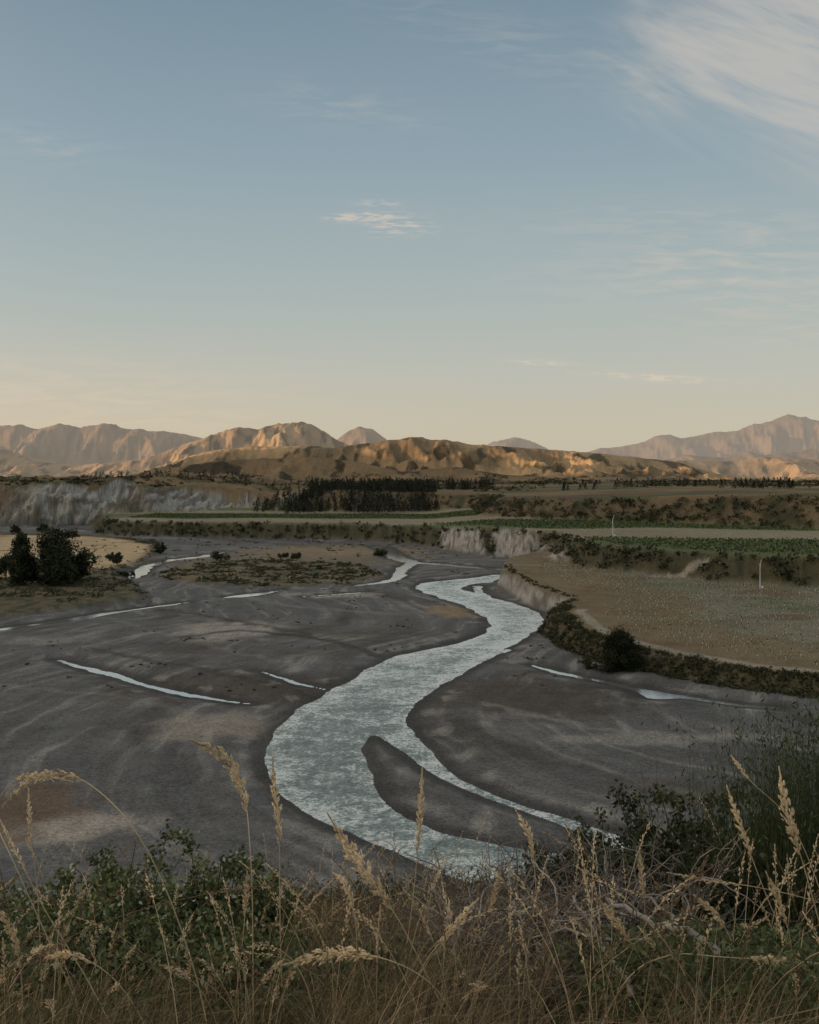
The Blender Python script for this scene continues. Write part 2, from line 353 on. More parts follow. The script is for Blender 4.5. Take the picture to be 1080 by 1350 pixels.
cz=midcliff(X,Y)
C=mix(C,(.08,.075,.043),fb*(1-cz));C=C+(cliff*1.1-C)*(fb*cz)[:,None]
tr=stroke(X,Y,[P(858,727,19),P(890,741,15),P(930,759,9.2)],[1.3,1.3,1.3]);C=mix(C,(.33,.285,.22),sm(-.8,.4,tr))
hillc=mix(np.tile(np.array([[.35,.245,.135]]),(len(X),1)),(.19,.14,.08),sm(-.1,.35,fbm(X/160,Y/300,5,120)))
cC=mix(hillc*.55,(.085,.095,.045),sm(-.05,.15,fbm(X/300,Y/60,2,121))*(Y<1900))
fc=np.clip(4*M['C']*(1-M['C'])*1.8,0,1)
C=C+(cC-C)*sm(.6,1,M['C'])[:,None]
er=ridged(X/9,Z/50,4,122,.6);cl2=mix(np.tile(np.array([[.36,.345,.31]]),(len(X),1)),(.16,.14,.115),sm(.4,.8,er)*.85)
cl2=mix(cl2,(.11,.092,.058),sm(.02,.26,fbm(X/40,Z/14,3,123))*.85)
cl2=mix(cl2,(.17,.125,.075),sm(-385,-440,X)*.8)
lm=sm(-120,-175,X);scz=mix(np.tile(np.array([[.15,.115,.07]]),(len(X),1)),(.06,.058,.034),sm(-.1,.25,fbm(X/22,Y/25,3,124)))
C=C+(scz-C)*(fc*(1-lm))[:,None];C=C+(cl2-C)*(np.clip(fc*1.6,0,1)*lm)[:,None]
far=Y>1700
sc=sm(.10,.26,fbm(X/70,Y/150,4,130)+.25*fbm(X/300,Y/500,2,131))
hc=mix(mix(hillc,(.46,.32,.17),sm(0,.4,fbm(X/500,Y/500,3,132))*.7),(.05,.042,.026),sc*.85)
foot_shade=(.50+.50*sm(2700,3500,Y+600*sm(-200,500,X)))  # foothill shade painted in: albedo darkened on the near and left slopes
hc=hc*foot_shade[:,None]
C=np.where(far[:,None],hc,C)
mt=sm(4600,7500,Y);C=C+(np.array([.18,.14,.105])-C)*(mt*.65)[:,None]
nr,nc=YY.shape
i=(np.arange(nr-1)[:,None]*nc+np.arange(nc-1)[None])
Q=np.stack([i,i+1,i+nc+1,i+nc],-1).reshape(-1,4)
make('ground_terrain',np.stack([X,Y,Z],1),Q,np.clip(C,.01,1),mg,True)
one=np.array([[0,1,2,3]])
make('ground',np.array([[-40000,-20000,-3.],[40000,-20000,-3],[40000,60000,-3],[-40000,60000,-3]]),one,np.tile([[.2,.15,.09]],(4,1)),mg)
ry=np.exp(np.linspace(math.log(88),math.log(1000),300));rt=np.linspace(-.5,.42,300);ryy,rtt=np.meshgrid(ry,rt,indexing='ij');rx=(rtt*ryy).ravel();ry=ryy.ravel()
sr=sdf(rx,ry,RIVER);rn=sm(-7,-3,sr);re=sm(7,1,sr)+.6*sm(4,0,-sdf(rx,ry,ISLE));i=(np.arange(299)[:,None]*300+np.arange(299)[None]);Q=np.stack([i,i+1,i+301,i+300],-1).reshape(-1,4)
make('river',np.stack([rx,ry,0*rx],1),Q,np.stack([rn,np.clip(re,0,1),rn],1),mw)
# unseen range added west of the valley, shaped to cast evening shadow over it
gx,gy=np.meshgrid(np.linspace(-3700,-1000,140),np.linspace(-5200,3700,380))
hz=(540-200*sm(900,1900,gy))*np.exp(-((gx+2250)/500)**2)*sm(3500,2800,gy)*sm(-5200,-4200,gy)*(.8+.35*ridged(gx/500,gy/500,4,140))-6
i=(np.arange(379)[:,None]*140+np.arange(139)[None]);Q=np.stack([i,i+1,i+141,i+140],-1).reshape(-1,4)
make('shadow_range',np.stack([gx.ravel(),gy.ravel(),hz.ravel()],1),Q,np.tile([[.25,.19,.11]],(gx.size,1)),mg,True)
# ---------------------------------------------------------------- hillside under the viewpoint
def zh(x,y):
    D=1.35+.40*(np.clip(y,-30,14)-2)+.55*np.clip(y-14,0,200)
    D=np.where(y<2,1.35+.2*(y-2),D)
    return EYE-D+.12*fbm(x/1.6,y/1.6,3,150)+.25*fbm(x/6,y/6,2,151)*sm(3,9,y)
ys=np.concatenate([np.linspace(-12,16,220),np.linspace(16.4,100,160)]);xs=np.sign(np.linspace(-1,1,301))*np.abs(np.linspace(-1,1,301))**1.8*90
gy,gx=np.meshgrid(ys,xs,indexing='ij');x=gx.ravel();y=gy.ravel()
cc=mix(np.tile(np.array([[.075,.055,.034]]),(x.size,1)),(.045,.052,.024),sm(-.2,.3,fbm(x/.8,y/.8,3,152)))
i=(np.arange(len(ys)-1)[:,None]*301+np.arange(300)[None]);Q=np.stack([i,i+1,i+302,i+301],-1).reshape(-1,4)
make('hillside',np.stack([x,y,zh(x,y)],1),Q,cc,mg,True)
# ---------------------------------------------------------------- shrub masses
def cloud(g,c,rad,Mn,size,col,var=.35):
    """irregular foliage masses: c (N,3) base centres, rad (N,3)"""
    N=len(c);lob=rng.normal(size=(N,6,3))*.45;lob[:,:,2]=np.abs(lob[:,:,2])*.9+.15
    lr=rng.uniform(.3,.6,(N,6))
    li=rng.integers(0,6,(N,Mn));idx=np.arange(N)[:,None]
    pts=lob[idx,li]+rdir(N*Mn).reshape(N,Mn,3)*(lr[idx,li]*rng.uniform(.5,1,(N,Mn))**.5)[...,None]
    pts[...,2]=np.abs(pts[...,2])
    w=c[:,None]+pts*rad[:,None]
    cl=col[:,None]*rng.uniform(1-var,1+var,(N,Mn,1))
    lobc=rng.uniform(.7,1.3,(N,6))[idx,li][...,None]
    s=(np.broadcast_to(size,(N,))[:,None]*rng.uniform(.6,1.4,(N,Mn))).ravel()
    leaves(g,w.reshape(-1,3),rdir(N*Mn),s,s*.8,(cl*lobc).reshape(-1,3))
def greens(n,base=(.044,.05,.026),alt=(.10,.085,.048)):
    f=rng.uniform(0,1,(n,1))**2;return (np.array(base)*(1-f)+np.array(alt)*f)*rng.uniform(.7,1.3,(n,1))
def pick(x0,x1,y0,y1,n,cond):
    x=rng.uniform(x0,x1,n);y=rng.uniform(y0,y1,n);z,m=height(x,y,True);k=cond(x,y,m)
    return x[k],y[k],z[k]
def shrubs(name,parts,Mn,size,**kw):
    g=G()
    for (x,y,z,r0,r1,h) in parts:
        n=len(x);r=rng.uniform(r0,r1,n);c=np.stack([x,y,z-.2],1)
        cloud(g,c,np.stack([r,r,r*h],1),Mn,size,greens(n),**kw)
    g.build(name,mfar)
v=lambda x,y:np.abs(x/y)<.47
pB=pick(-330,420,350,920,20000,lambda x,y,m:v(x,y)&(m['B']>.03)&(m['B']<.93)&(m['C']<.02)&~((midcliff(x,y)>.4)&(m['B']<.8))&(stroke(x,y,[P(858,727,19),P(890,741,15),P(930,759,9.2)],[4,4,4])<0))
pC=pick(-10,420,560,1100,16000,lambda x,y,m:v(x,y)&(m['C']>.04)&(m['C']<.9)&(rng.uniform(0,1,x.shape)<np.where(x>60,.9,.25)))
shrubs('terrace_bank_shrubs',[(*[q[:4600] for q in pB],1.6,3.6,.9),(*[q[:4000] for q in pC],2,4.2,.8)],32,1.2)
pA=pick(40,160,200,340,18000,lambda x,y,m:v(x,y)&(m['a']>-1)&(m['a']<7.5+3*fbm(x/6,y/6,2,160))&(m['d']<-1)&(y<338)&(fbm(x/5,y/5,2,169)>-.25))
pA2=pick(30,110,320,470,4000,lambda x,y,m:v(x,y)&(m['a']>3.5)&(m['a']<6.5))
shrubs('river_bank_shrubs',[(*[q[:1500] for q in pA],.6,1.5,.8),(*[q[:120] for q in pA2],.5,1.1,.7)],46,.42)
pL=pick(-320,-90,380,780,8000,lambda x,y,m:v(x,y)&(m['l']>.3)&(fbm(x/18,y/18,2,161)>.0)&(sdf(x,y,TANF)<3))
pM=pick(-260,0,440,620,8000,lambda x,y,m:(m['m']>.4)&(fbm(x/14,y/14,2,162)>-.02))
pm2=pick(-260,60,440,800,4000,lambda x,y,m:(m['d']<-6)&(m['B']<.01)&(fbm(x/20,y/20,2,163)>.18))
pm3=pick(-120,60,230,440,1500,lambda x,y,m:(m['d']<-5)&(m['A']<.01)&(fbm(x/14,y/14,2,168)>.22))
shrubs('riverbed_scrub',[(*[q[:1400] for q in pL],.8,2.2,.8),(*[q[:1100] for q in pM],.6,1.7,.7),(*[q[:450] for q in pm2],.6,1.5,.7),(*[q[:130] for q in pm3],.25,.65,.6)],30,.55)
pS=pick(-600,-120,1000,1250,4000,lambda x,y,m:v(x,y)&(m['C']>.97)&(fbm(x/40,y/30,2,164)>.1))
x=rng.uniform(-1500,1500,12000);y=rng.uniform(1150,2300,12000);k=(np.abs(x/y)<.48)&(fbm(x/150,y/160,3,165)>.10);x=x[k][:2200];y=y[k][:2200]
shrubs('hillside_scrub',[(*[q[:300] for q in pS],2,4,.6),(x,y,height(x,y),3,6,.8)],22,2.0)
# vine rows on the middle terrace
g=G()
segs=[]
for yy in np.arange(395,1000,3.4):
    x=np.arange(-260,460,2.0);y=yy-.22*x+0*x;segs.append(np.stack([x,y],1))
S=np.concatenate(segs);z,m=height(S[:,0],S[:,1],True)
band=np.sin((S[:,1]*1.0+.22*S[:,0])/34+2*fbm(S[:,0]/200,S[:,1]/200,2,116))
k=v(S[:,0],S[:,1])&(m['B']>.99)&(m['C']<.01)&(m['b']>20)&(band>-.02)
c=np.stack([S[k,0],S[k,1],z[k]],1);n=len(c)
for j in range(2):
    q=c+rng.normal(size=(n,3))*np.array([.6,.2,.2])+np.array([0,0,.6+.4*j]);leaves(g,q,rdir(n),1.6,1.0,np.array([[.082,.108,.048]])*rng.uniform(.6,1.4,(n,1)))
g.build('vineyard_rows',mfar)
# young vines with pale guards on the near terrace
g=G();ca,sa=math.cos(.32),math.sin(.32)
U,Vv=np.meshgrid(np.arange(-200,620,2.2),np.arange(-100,620,3.3));U=U+rng.uniform(0,2.4,(len(U),1));U=U.ravel()+rng.normal(size=U.size)*.2;Vv=Vv.ravel()+rng.normal(size=Vv.size)*.08
x=U*ca+Vv*sa;y=-U*sa+Vv*ca+60;k=(x>20)&(x<330)&(y>200)&(y<520)&v(x,y);x=x[k];y=y[k];z,m=height(x,y,True)
k=(m['A']>.99)&(m['a']>20)&(m['B']<.02)&(rng.uniform(0,1,x.shape)<.92)&(fbm(x/22,y/12,2,170)<.42);x=x[k];y=y[k];z=z[k];n=len(x)
b=np.stack([x,y,z],1);h=rng.uniform(.45,.8,(n,1,1))
tubes(g,np.stack([b,b+np.array([0,0,1])],1)-np.concatenate([np.zeros((n,1,3)),np.array([0,0,1.])*(1-h)],1),.11,np.array([[.62,.62,.55]])*rng.uniform(.5,1.15,(n,1)),3)
leaves(g,b+rng.normal(size=(n,3))*.15+np.array([0,0,.5]),rdir(n),.6,.5,np.array([[.075,.09,.042]])*rng.uniform(.6,1.3,(n,1)))
g.build('young_vineyard',mfar)
# ---------------------------------------------------------------- trees
def conifers(name,x,y,h0,h1,wr=.2,M_=60,s=1.3):
    g=G();n=len(x);z=height(x,y);h=rng.uniform(h0,h1,n)
    b=np.stack([x,y,z-.3],1)
    tubes(g,np.stack([b,b+np.stack([0*h,0*h,h],1)],1),np.stack([h*.02,h*.004],1),(.06,.045,.035),4)
    f=rng.uniform(.08,1,(n,M_))**.9;an=rng.uniform(0,6.283,(n,M_));r=(1-f)**.8*wr*h[:,None]*rng.uniform(.5,1.15,(n,M_))
    q=np.stack([x[:,None]+np.cos(an)*r,y[:,None]+np.sin(an)*r,z[:,None]+f*h[:,None]],-1)
    dd=nrm(np.stack([np.cos(an),np.sin(an),-.35+0*an],-1)+rng.normal(size=(n,M_,3))*.25)
    col=np.array([.028,.034,.022])*rng.uniform(.6,1.5,(n,1,1))*rng.uniform(.7,1.3,(n,M_,1))
    leaves(g,q.reshape(-1,3),dd.reshape(-1,3),s*rng.uniform(.8,1.8,n*M_),s*.7,col.reshape(-1,3));g.build(name,mfar)
x=np.concatenate([rng.uniform(-125,30,950),rng.uniform(-165,-120,80)]);y=np.concatenate([rng.uniform(985,1330,950),rng.uniform(1050,1200,80)]);k=(y>1000+14*np.sin(x/17))&(fbm(x/30,y/40,2,190)>-.4);conifers('pine_plantation',x[k],y[k],7,16,.24)
x=np.concatenate([rng.uniform(50,115,60),rng.uniform(-70,60,60),rng.uniform(-470,-250,70),rng.uniform(-250,-100,30)]);y=np.concatenate([rng.uniform(1330,1370,60),rng.uniform(1340,1420,60),rng.uniform(1380,1480,70),rng.uniform(1300,1500,30)])
conifers('shelterbelt_trees',x,y,9,17,.28)
x=np.concatenate([rng.uniform(280,345,26),rng.uniform(150,440,60),rng.uniform(360,460,18)]);y=np.concatenate([rng.uniform(895,905,26),rng.uniform(1000,1500,60),rng.uniform(850,960,18)])
conifers('distant_trees',x,y,6,11,.3)
def leafy(name,x,y,H,lobes,nleaf,leaf,col,trunk=.025,mat=None):
    z=float(height(np.array([x]),np.array([y]))[0]);g=G();b=np.array([x,y,z-.3])
    lb=np.array([[a*H,c_*H,h*H,r*H] for a,c_,h,r in lobes])
    top=lb[:,2].max();kk=8
    tz=np.linspace(0,top*.92,kk);tp=b+np.stack([np.sin(tz/H*4)*H*.015,np.cos(tz/H*3)*H*.01,tz],1)
    tubes(g,tp[None],np.linspace(trunk*H,trunk*H*.15,kk)[None],(.075,.06,.045),7)
    for L in lb:
        for _ in range(3):
            s0=tp[rng.integers(1,5)];e=b+L[:3]+rng.normal(size=3)*L[3]*.45;t=np.linspace(0,1,6)[:,None]
            pth=s0+(e-s0)*t+np.array([0,0,1])*np.sin(t*3.14)*-.03*H
            tubes(g,pth[None],np.linspace(trunk*H*.4,trunk*H*.07,6)[None],(.075,.06,.045),5)
    nc=len(lb)*16;li=rng.integers(0,len(lb),nc);cc=lb[li,:3]+rdir(nc)*(lb[li,3:4]*rng.uniform(.3,1.0,(nc,1)));cr=lb[li,3]*rng.uniform(.22,.45,nc)
    ct=rng.uniform(.6,1.45,nc);ci=rng.integers(0,nc,nleaf)
    q=b+cc[ci]+rng.normal(size=(nleaf,3))*cr[ci][:,None]*.6
    q[:,2]=np.maximum(q[:,2],z+.1)
    leaves(g,q,rdir(nleaf),leaf*rng.uniform(.6,1.4,nleaf),leaf*.7,np.array(col)*ct[ci][:,None]*rng.uniform(.7,1.3,(nleaf,1)))
    return g.build(name,mat or mfar)
dk=(.042,.049,.026)
def rl(n,w,h0,h1,r0,r1):
    return [(rng.normal()*w,rng.normal()*w,rng.uniform(h0,h1),rng.uniform(r0,r1)) for _ in range(n)]
xx,yy=P(75,772,2.4);leafy('willow_tree',xx,yy,27,rl(11,.10,.2,.7,.18,.24)+[(0,0,.84,.14),(.03,0,.68,.18),(.02,0,.25,.24),(-.1,0,.2,.2),(.1,0,.2,.2)],14000,1.05,dk)
xx,yy=P(28,772,2.4);leafy('poplar_tree',xx,yy,24,[(rng.normal()*.03,0,q,.17-.06*abs(q-.35)) for q in np.linspace(.1,.86,11)]+rl(5,.08,.2,.6,.14,.18),12000,.95,dk)
xx,yy=P(98,768,2.4);leafy('willow_tree',xx,yy,17,rl(9,.15,.2,.75,.18,.26),5500,.95,dk)
xx,yy=P(8,762,2.4);leafy('willow_tree',xx,yy,14,rl(7,.14,.2,.7,.18,.26),4000,.9,dk)
xx,yy=P(50,768,2.4);leafy('willow_tree',xx,yy,13,rl(7,.16,.15,.6,.2,.28),4000,.9,dk)
for px,py,h in [(155,745,8.5),(212,727,8.5),(95,712,11),(60,700,10),(20,704,9)]:
    xx,yy=P(px,py,2.4);leafy('willow_tree',xx,yy,h,rl(6,.26,.3,.65,.22,.32),2400,.85,dk)
for px,py,h in [(292,738,7.5),(388,736,5),(372,734,4),(503,731,6.0),(420,752,3),(165,757,4)]:
    xx,yy=P(px,py,1);leafy('shrub',xx,yy,h,rl(6,.35,.2,.5,.28,.4),1700,.65,dk)
leafy('round_bush',54.0,254,11.2,[(a,b_,h,.27) for a,b_,h in [(0,0,.3),(0,0,.62),(-.2,0,.3),(.2,0,.3),(-.14,.05,.55),(.15,-.05,.54),(0,.2,.4),(0,-.2,.4),(-.26,-.05,.18),(.26,.05,.18),(.05,0,.72),(-.08,-.1,.68)]],26000,.42,(.024,.030,.0145),.03)
leafy('round_bush',46.8,258,3.8,rl(6,.35,.15,.6,.25,.36),2500,.28,(.05,.055,.028),.03)
# frost fans in the vineyards
def fan(px,py,zt,h,rot):
    x,y=P(px,py,zt);z=float(height(np.array([x]),np.array([y]))[0])
    e=bpy.data.objects.new('wind_machine',None);e.location=(x,y,z);bpy.context.scene.collection.objects.link(e)
    def part(g,nm): o=g.build(nm,mwhite,False);o.parent=e
    g=G();tubes(g,np.array([[[0,0,0],[0,0,h*.5],[0,0,h]]],float),np.array([[.22,.17,.12]])*1.1,(.6,.6,.6),10);part(g,'mast')
    g=G();tubes(g,np.array([[[-.2,-.5,h+.15],[0,0,h+.2],[.2,.7,h+.25]]],float),np.array([[.16,.3,.12]]),(.6,.6,.6),10);part(g,'gearbox')
    g=G();tubes(g,np.array([[[0,0,0],[0,0,.9],[0,0,1.0]]],float)+np.array([.9,0,0]),np.array([[.55,.55,.1]]),(.6,.6,.6),4);part(g,'engine_housing')
    for sgn,nm in ((1,'blade_1'),(-1,'blade_2')):
        g=G();a=np.array([math.cos(rot),0,math.sin(rot)])*sgn;t=np.linspace(.1,2.3,6)[:,None]
        pt=np.array([0,-.6,h+.15])+a*t;tubes(g,pt[None],np.array([[.08,.12,.14,.12,.1,.05]]),(.6,.6,.6),4);part(g,nm)
fan(1002,771,9,9.0,1.45);fan(808,707,19,9,1.3)
# ---------------------------------------------------------------- foreground plants
def base_xy(n,y0,y1,x0=-.5,x1=.5,p=1.0):
    y=y0+(y1-y0)*rng.uniform(0,1,n)**p;x=rng.uniform(x0,x1,n)*y;return x,y
def blades(g,x,y,h,w,lean,col,K=6,wind=(.25,0)):
    n=len(x);z=zh(x,y)-.02;t=np.linspace(0,1,K)[None,:,None]
    a=rng.uniform(0,6.283,n);L=np.abs(rng.normal(size=n))*lean
    dv=np.stack([np.cos(a)*L+wind[0],np.sin(a)*L+wind[1],0*L],1)[:,None]
    hh=h[:,None,None];b=np.stack([x,y,z],1)[:,None]
    pt=b+np.array([0,0,1.])*hh*(t-.30*L[:,None,None]*t**3)+dv*hh*t**2
    W=w[:,None]*np.linspace(1,.12,K)[None];ribbons(g,pt,W,col);return pt
def dry(n): 
    f=rng.uniform(0,1,(n,1))**.45;return (np.array([.80,.62,.37])*(1-f)+np.array([.12,.085,.05])*f)*rng.uniform(.6,1.2,(n,1))
def dens(x,y):
    t=x/y;return np.where(t>.06,.5,np.where((t<-.11)&(y>3.7)&(y<6.5),.08,np.where(t<-.11,.8,1.0)))
def hcap(x,y):
    """how tall the sward is here: shorter in front of the bushes"""
    t=x/y;return np.where((t<-.11)&(y<6.5),.68,np.where(t>.12,.75,1.0))
g=G()
cl=rng.uniform(0,1,(600,2));cy=2.3+9*cl[:,0]**1.4;cx=(cl[:,1]-.5)*1.0*cy
ci=rng.integers(0,600,38000);x=cx[ci]+rng.normal(size=38000)*.11;y=cy[ci]+rng.normal(size=38000)*.11
k=rng.uniform(0,1,38000)<dens(x,y);x=x[k];y=y[k];n=len(x);ch=rng.uniform(.55,1.3,600)[ci][k]
blades(g,x,y,rng.uniform(.12,.47,n)*ch*hcap(x,y),rng.uniform(.0015,.0045,n),.8,dry(n)*rng.uniform(.5,1.25,600)[ci][k][:,None])
x,y=base_xy(12000,5,15);k=rng.uniform(0,1,12000)<dens(x,y)+.2;x=x[k];y=y[k];n=len(x);blades(g,x,y,rng.uniform(.1,.32,n)*hcap(x,y),rng.uniform(.004,.008,n)*(1+y/12),.7,dry(n)*.8,5)
g.build('dry_grass',mdry)
g=G()
x,y=base_xy(24000,2.4,14);k=fbm(x/1.3,y/1.6,2,180)>-.05;x=x[k];y=y[k];n=len(x)
blades(g,x,y,rng.uniform(.1,.38,n)*hcap(x,y),rng.uniform(.003,.006,n),.6,np.array([.10,.115,.05])*rng.uniform(.35,1.5,(n,1)),5)
g.build('green_grass',mfol)
def panicle(g,pt,L,width,ns,col,seedl=.012,sw=.005):
    """seed head along last L of path pt (K,3)"""
    seg=np.linalg.norm(np.diff(pt,axis=0),axis=1);s=np.concatenate([[0],np.cumsum(seg)]);tot=s[-1]
    u=rng.uniform(0,1,ns);q=tot-L+u*L
    c=np.stack([np.interp(q,s,pt[:,j]) for j in range(3)],1);q2=np.clip(q+.02,0,tot);c2=np.stack([np.interp(q2,s,pt[:,j]) for j in range(3)],1)+1e-5
    tan=nrm(c2-c+ (pt[-1]-pt[-2])*1e-3)
    br=np.floor(u*22);ph=br*2.4+rng.normal(size=ns)*.5
    ref=nrm(np.cross(tan,np.array([.1,1,.2])));r2=np.cross(tan,ref)
    off=(ref*np.cos(ph)[:,None]+r2*np.sin(ph)[:,None])*(width*np.sin(np.clip(u*1.0+.1,0,1)*3.14)**.8*rng.uniform(.1,1,ns)**.8)[:,None]
    dd=nrm(tan+off/width*.45+rng.normal(size=(ns,3))*.16+np.array([0,0,-.12]))
    leaves(g,c+off+tan*np.linalg.norm(off,axis=1)[:,None]*1.4,dd,seedl*rng.uniform(.7,1.5,ns),sw,np.array(col)*rng.uniform(.65,1.15,(ns,1)))
def stalk(g,pts,Yd,head,width,ns,col,r=.0024):
    """pts: image pixels base->tip, projected at distance Yd"""
    c=[np.array(at(a,b,Yd+.06*math.sin(i*1.7))) for i,(a,b) in enumerate(pts)]
    c=np.array(c);n=len(c);out=[]
    for i in range(n-1):
        p0=c[max(i-1,0)];p1=c[i];p2=c[i+1];p3=c[min(i+2,n-1)]
        for t in np.linspace(0,1,7)[:-1]:
            out.append(.5*((2*p1)+(-p0+p2)*t+(2*p0-5*p1+4*p2-p3)*t*t+(-p0+3*p1-3*p2+p3)*t**3))
    out.append(c[-1]);o=np.array(out);R=np.linspace(r,r*.45,len(o))
    tubes(g,o[None],R[None],np.array(col)*.85,5)
    panicle(g,o,head,width,ns,col)
ST=[([(285,1420),(262,1300),(222,1180),(175,1090),(120,1035),(75,1020),(35,1032),(5,1062)],3.0,.30,.016,340),
 ([(140,1420),(110,1340),(60,1230),(20,1140),(-5,1080),(8,1040),(40,1022),(95,1030)],3.3,.22,.014,220),
 ([(335,1430),(334,1330),(333,1200),(330,1120),(322,1050),(298,1000),(250,975)],3.0,.33,.022,620),
 ([(385,1430),(372,1300),(369,1180),(368,1090),(361,1030),(360,998)],3.4,.30,.016,380),
 ([(640,1440),(580,1320),(530,1220),(490,1160),(455,1110),(432,1072)],2.8,.34,.024,700),
 ([(520,1420),(530,1300),(545,1180),(553,1090),(557,1012)],3.4,.28,.014,360),
 ([(700,1420),(706,1300),(708,1200),(700,1110),(680,1068)],3.8,.2,.016,240),
 ([(1060,1400),(1050,1280),(1010,1180),(980,1100),(958,1036)],3.4,.25,.014,280),
 ([(1110,1420),(1095,1280),(1062,1150),(1040,1080),(1027,1012)],3.0,.28,.020,420),
 ([(1120,1300),(1080,1170),(1040,1080),(990,1030),(964,996)],4.0,.12,.01,80),
 ([(180,1420),(120,1300),(60,1200),(30,1140),(0,1080)],3.0,.2,.01,90),
 ([(640,1430),(600,1340),(560,1290),(500,1262),(440,1258),(372,1272)],2.7,.3,.022,560),
 ([(860,1430),(855,1300),(850,1200),(843,1120)],3.8,.2,.014,200),
 ([(760,1430),(820,1300),(880,1260),(960,1262),(1080,1270)],2.9,.25,.014,300),
 ([(1180,1300),(1130,1220),(1080,1190),(1000,1170),(930,1160),(880,1150)],4.2,.3,.012,160),
 ([(500,1430),(530,1340),(560,1270),(600,1220),(630,1185)],3.0,.2,.014,240),
 ([(900,1430),(880,1330),(830,1240),(790,1185)],3.0,.18,.016,260),
 ([(300,1430),(310,1330),(322,1220),(326,1150)],3.3,.16,.012,200),
 ([(430,1430),(450,1340),(470,1260),(462,1180),(440,1150)],3.2,.16,.013,200),
 ([(980,1430),(985,1330),(960,1230),(915,1180)],3.2,.16,.013,200),
 ([(1040,1430),(1050,1330),(1040,1230),(1010,1150)],3.3,.2,.014,220),
 ([(20,1430),(30,1330),(20,1240),(-10,1190)],2.9,.2,.014,220),
 ([(210,1430),(190,1350),(150,1290),(100,1260),(60,1262)],2.8,.2,.014,220),
 ([(590,1430),(610,1320),(640,1220),(660,1150)],3.6,.16,.012,170),
 ([(60,1430),(55,1300),(50,1180),(40,1100),(38,1040)],3.6,.2,.01,150)]
g=G()
for p_,Yd,hd,w_,ns in ST: stalk(g,p_,Yd,hd,w_,int(ns*1.5),(.88,.72,.48))
g.build('tall_grass_stalks',mdry)
g=G();n=900
x,y=base_xy(n,2.7,9,-.48,.48,1.3);z=zh(x,y)
for i_ in range(n):
    h=rng.uniform(.35,.82)*(1.1 if y[i_]>5 else .85)
    if x[i_]/y[i_]<-.11 and rng.uniform()<.65: h*=.65
    t=np.linspace(0,1,10)[:,None];ln=rng.normal(size=2)*.32+np.array([.05,0]);
    pt=np.array([x[i_],y[i_],z[i_]])+np.array([ln[0],ln[1],0])*h*t**2+np.array([0,0,1.])*h*(t-.12*t**4)
    cl_=(.84,.67,.43) if rng.uniform()<.6 else (.3,.21,.13)
    tubes(g,pt[None],np.linspace(.0022,.0009,10)[None],np.array(cl_)*.85,3);panicle(g,pt,h*.3,.011,55,cl_,.010)
g.build('seeding_grass',mdry)
def fgbush(name,items,leafL,leafW,col,dens=1.0,twigcol=(.10,.075,.05),mat=mfol,alt=None,upr=.0):
    g=G()
    for (px,py,Yd,rx,rz,n) in items:
        x=(px-540)/F*Yd;zb=float(zh(np.array([x]),np.array([Yd]))[0]);ztop=EYE-(py-HZ)/F*Yd
        hh=max(ztop-zb,.3);b=np.array([x,Yd,zb-.05])
        nt=int(60*dens);t=np.linspace(0,1,7)[None,:,None]
        dr=rdir(nt);dr[:,2]=np.abs(dr[:,2])+.15;dr=nrm(dr);e=dr*np.array([rx,rx*.8,hh])*rng.uniform(.55,1.02,(nt,1))
        pth=b+e[:,None]*t+np.cumsum(rng.normal(size=(nt,7,3))*.018*rx*2,1)*t
        tubes(g,pth,np.broadcast_to(np.linspace(.007,.002,7),(nt,7)),np.array(twigcol)*rng.uniform(.7,1.3,(nt,1)),4)
        m_=nt*8;ti=rng.integers(0,nt,m_);tk=rng.integers(2,7,m_);s0=pth[ti,tk]
        sd=rdir(m_)*.8+nrm(e[ti])*.6+np.array([0,0,upr]);L=rng.uniform(.06,.22,m_)*rx*1.3
        t5=np.linspace(0,1,5)[None,:,None];tw=s0[:,None]+nrm(sd)[:,None]*L[:,None,None]*t5+rng.normal(size=(m_,5,3))*.005
        tubes(g,tw,np.broadcast_to(np.linspace(.0025,.001,5),(m_,5)),np.array(twigcol)*rng.uniform(.7,1.3,(m_,1)),3)
        li=rng.integers(0,m_,n);u=rng.uniform(.1,1.1,n)[:,None];q=tw[li,0]+(tw[li,-1]-tw[li,0])*u+rng.normal(size=(n,3))*leafL*.7
        tone=rng.uniform(.5,1.45,m_)[li][:,None]
        cc=np.array(col)*tone*rng.uniform(.7,1.3,(n,1))
        if alt is not None:
            kk=rng.uniform(0,1,n)<.10;cc[kk]=np.array(alt)*rng.uniform(.7,1.2,(kk.sum(),1))
        leaves(g,q,nrm(rdir(n)+np.array([0,0,.3])),leafL*rng.uniform(.6,1.4,n),leafW,cc)
    return g.build(name,mat)
fgbush('leafy_bush',[(80,1125,5.2,.45,.5,16000),(170,1098,5.4,.55,.6,21000),(270,1108,5.1,.48,.5,20000),(345,1150,4.9,.32,.4,11000),(10,1125,5.8,.4,.5,8000),(120,1180,4.6,.45,.5,12000),(230,1185,4.5,.42,.5,12000),(330,1205,4.3,.3,.5,8000),(40,1190,4.6,.35,.4,8000)],.028,.018,(.135,.16,.065),1.4,alt=(.50,.52,.40))
fgbush('dark_shrub',[(860,1035,6.4,.62,.6,20000),(785,1065,6.1,.46,.5,15000),(930,1055,6.0,.52,.5,17000),(740,1100,5.6,.32,.5,9000),(990,1065,5.6,.46,.5,14000),(880,1095,5.2,.46,.5,14000),(820,1110,5.4,.4,.5,11000),(960,1140,4.8,.42,.5,10000)],.035,.023,(.052,.064,.032),1.5,twigcol=(.07,.055,.04),alt=(.17,.15,.09))
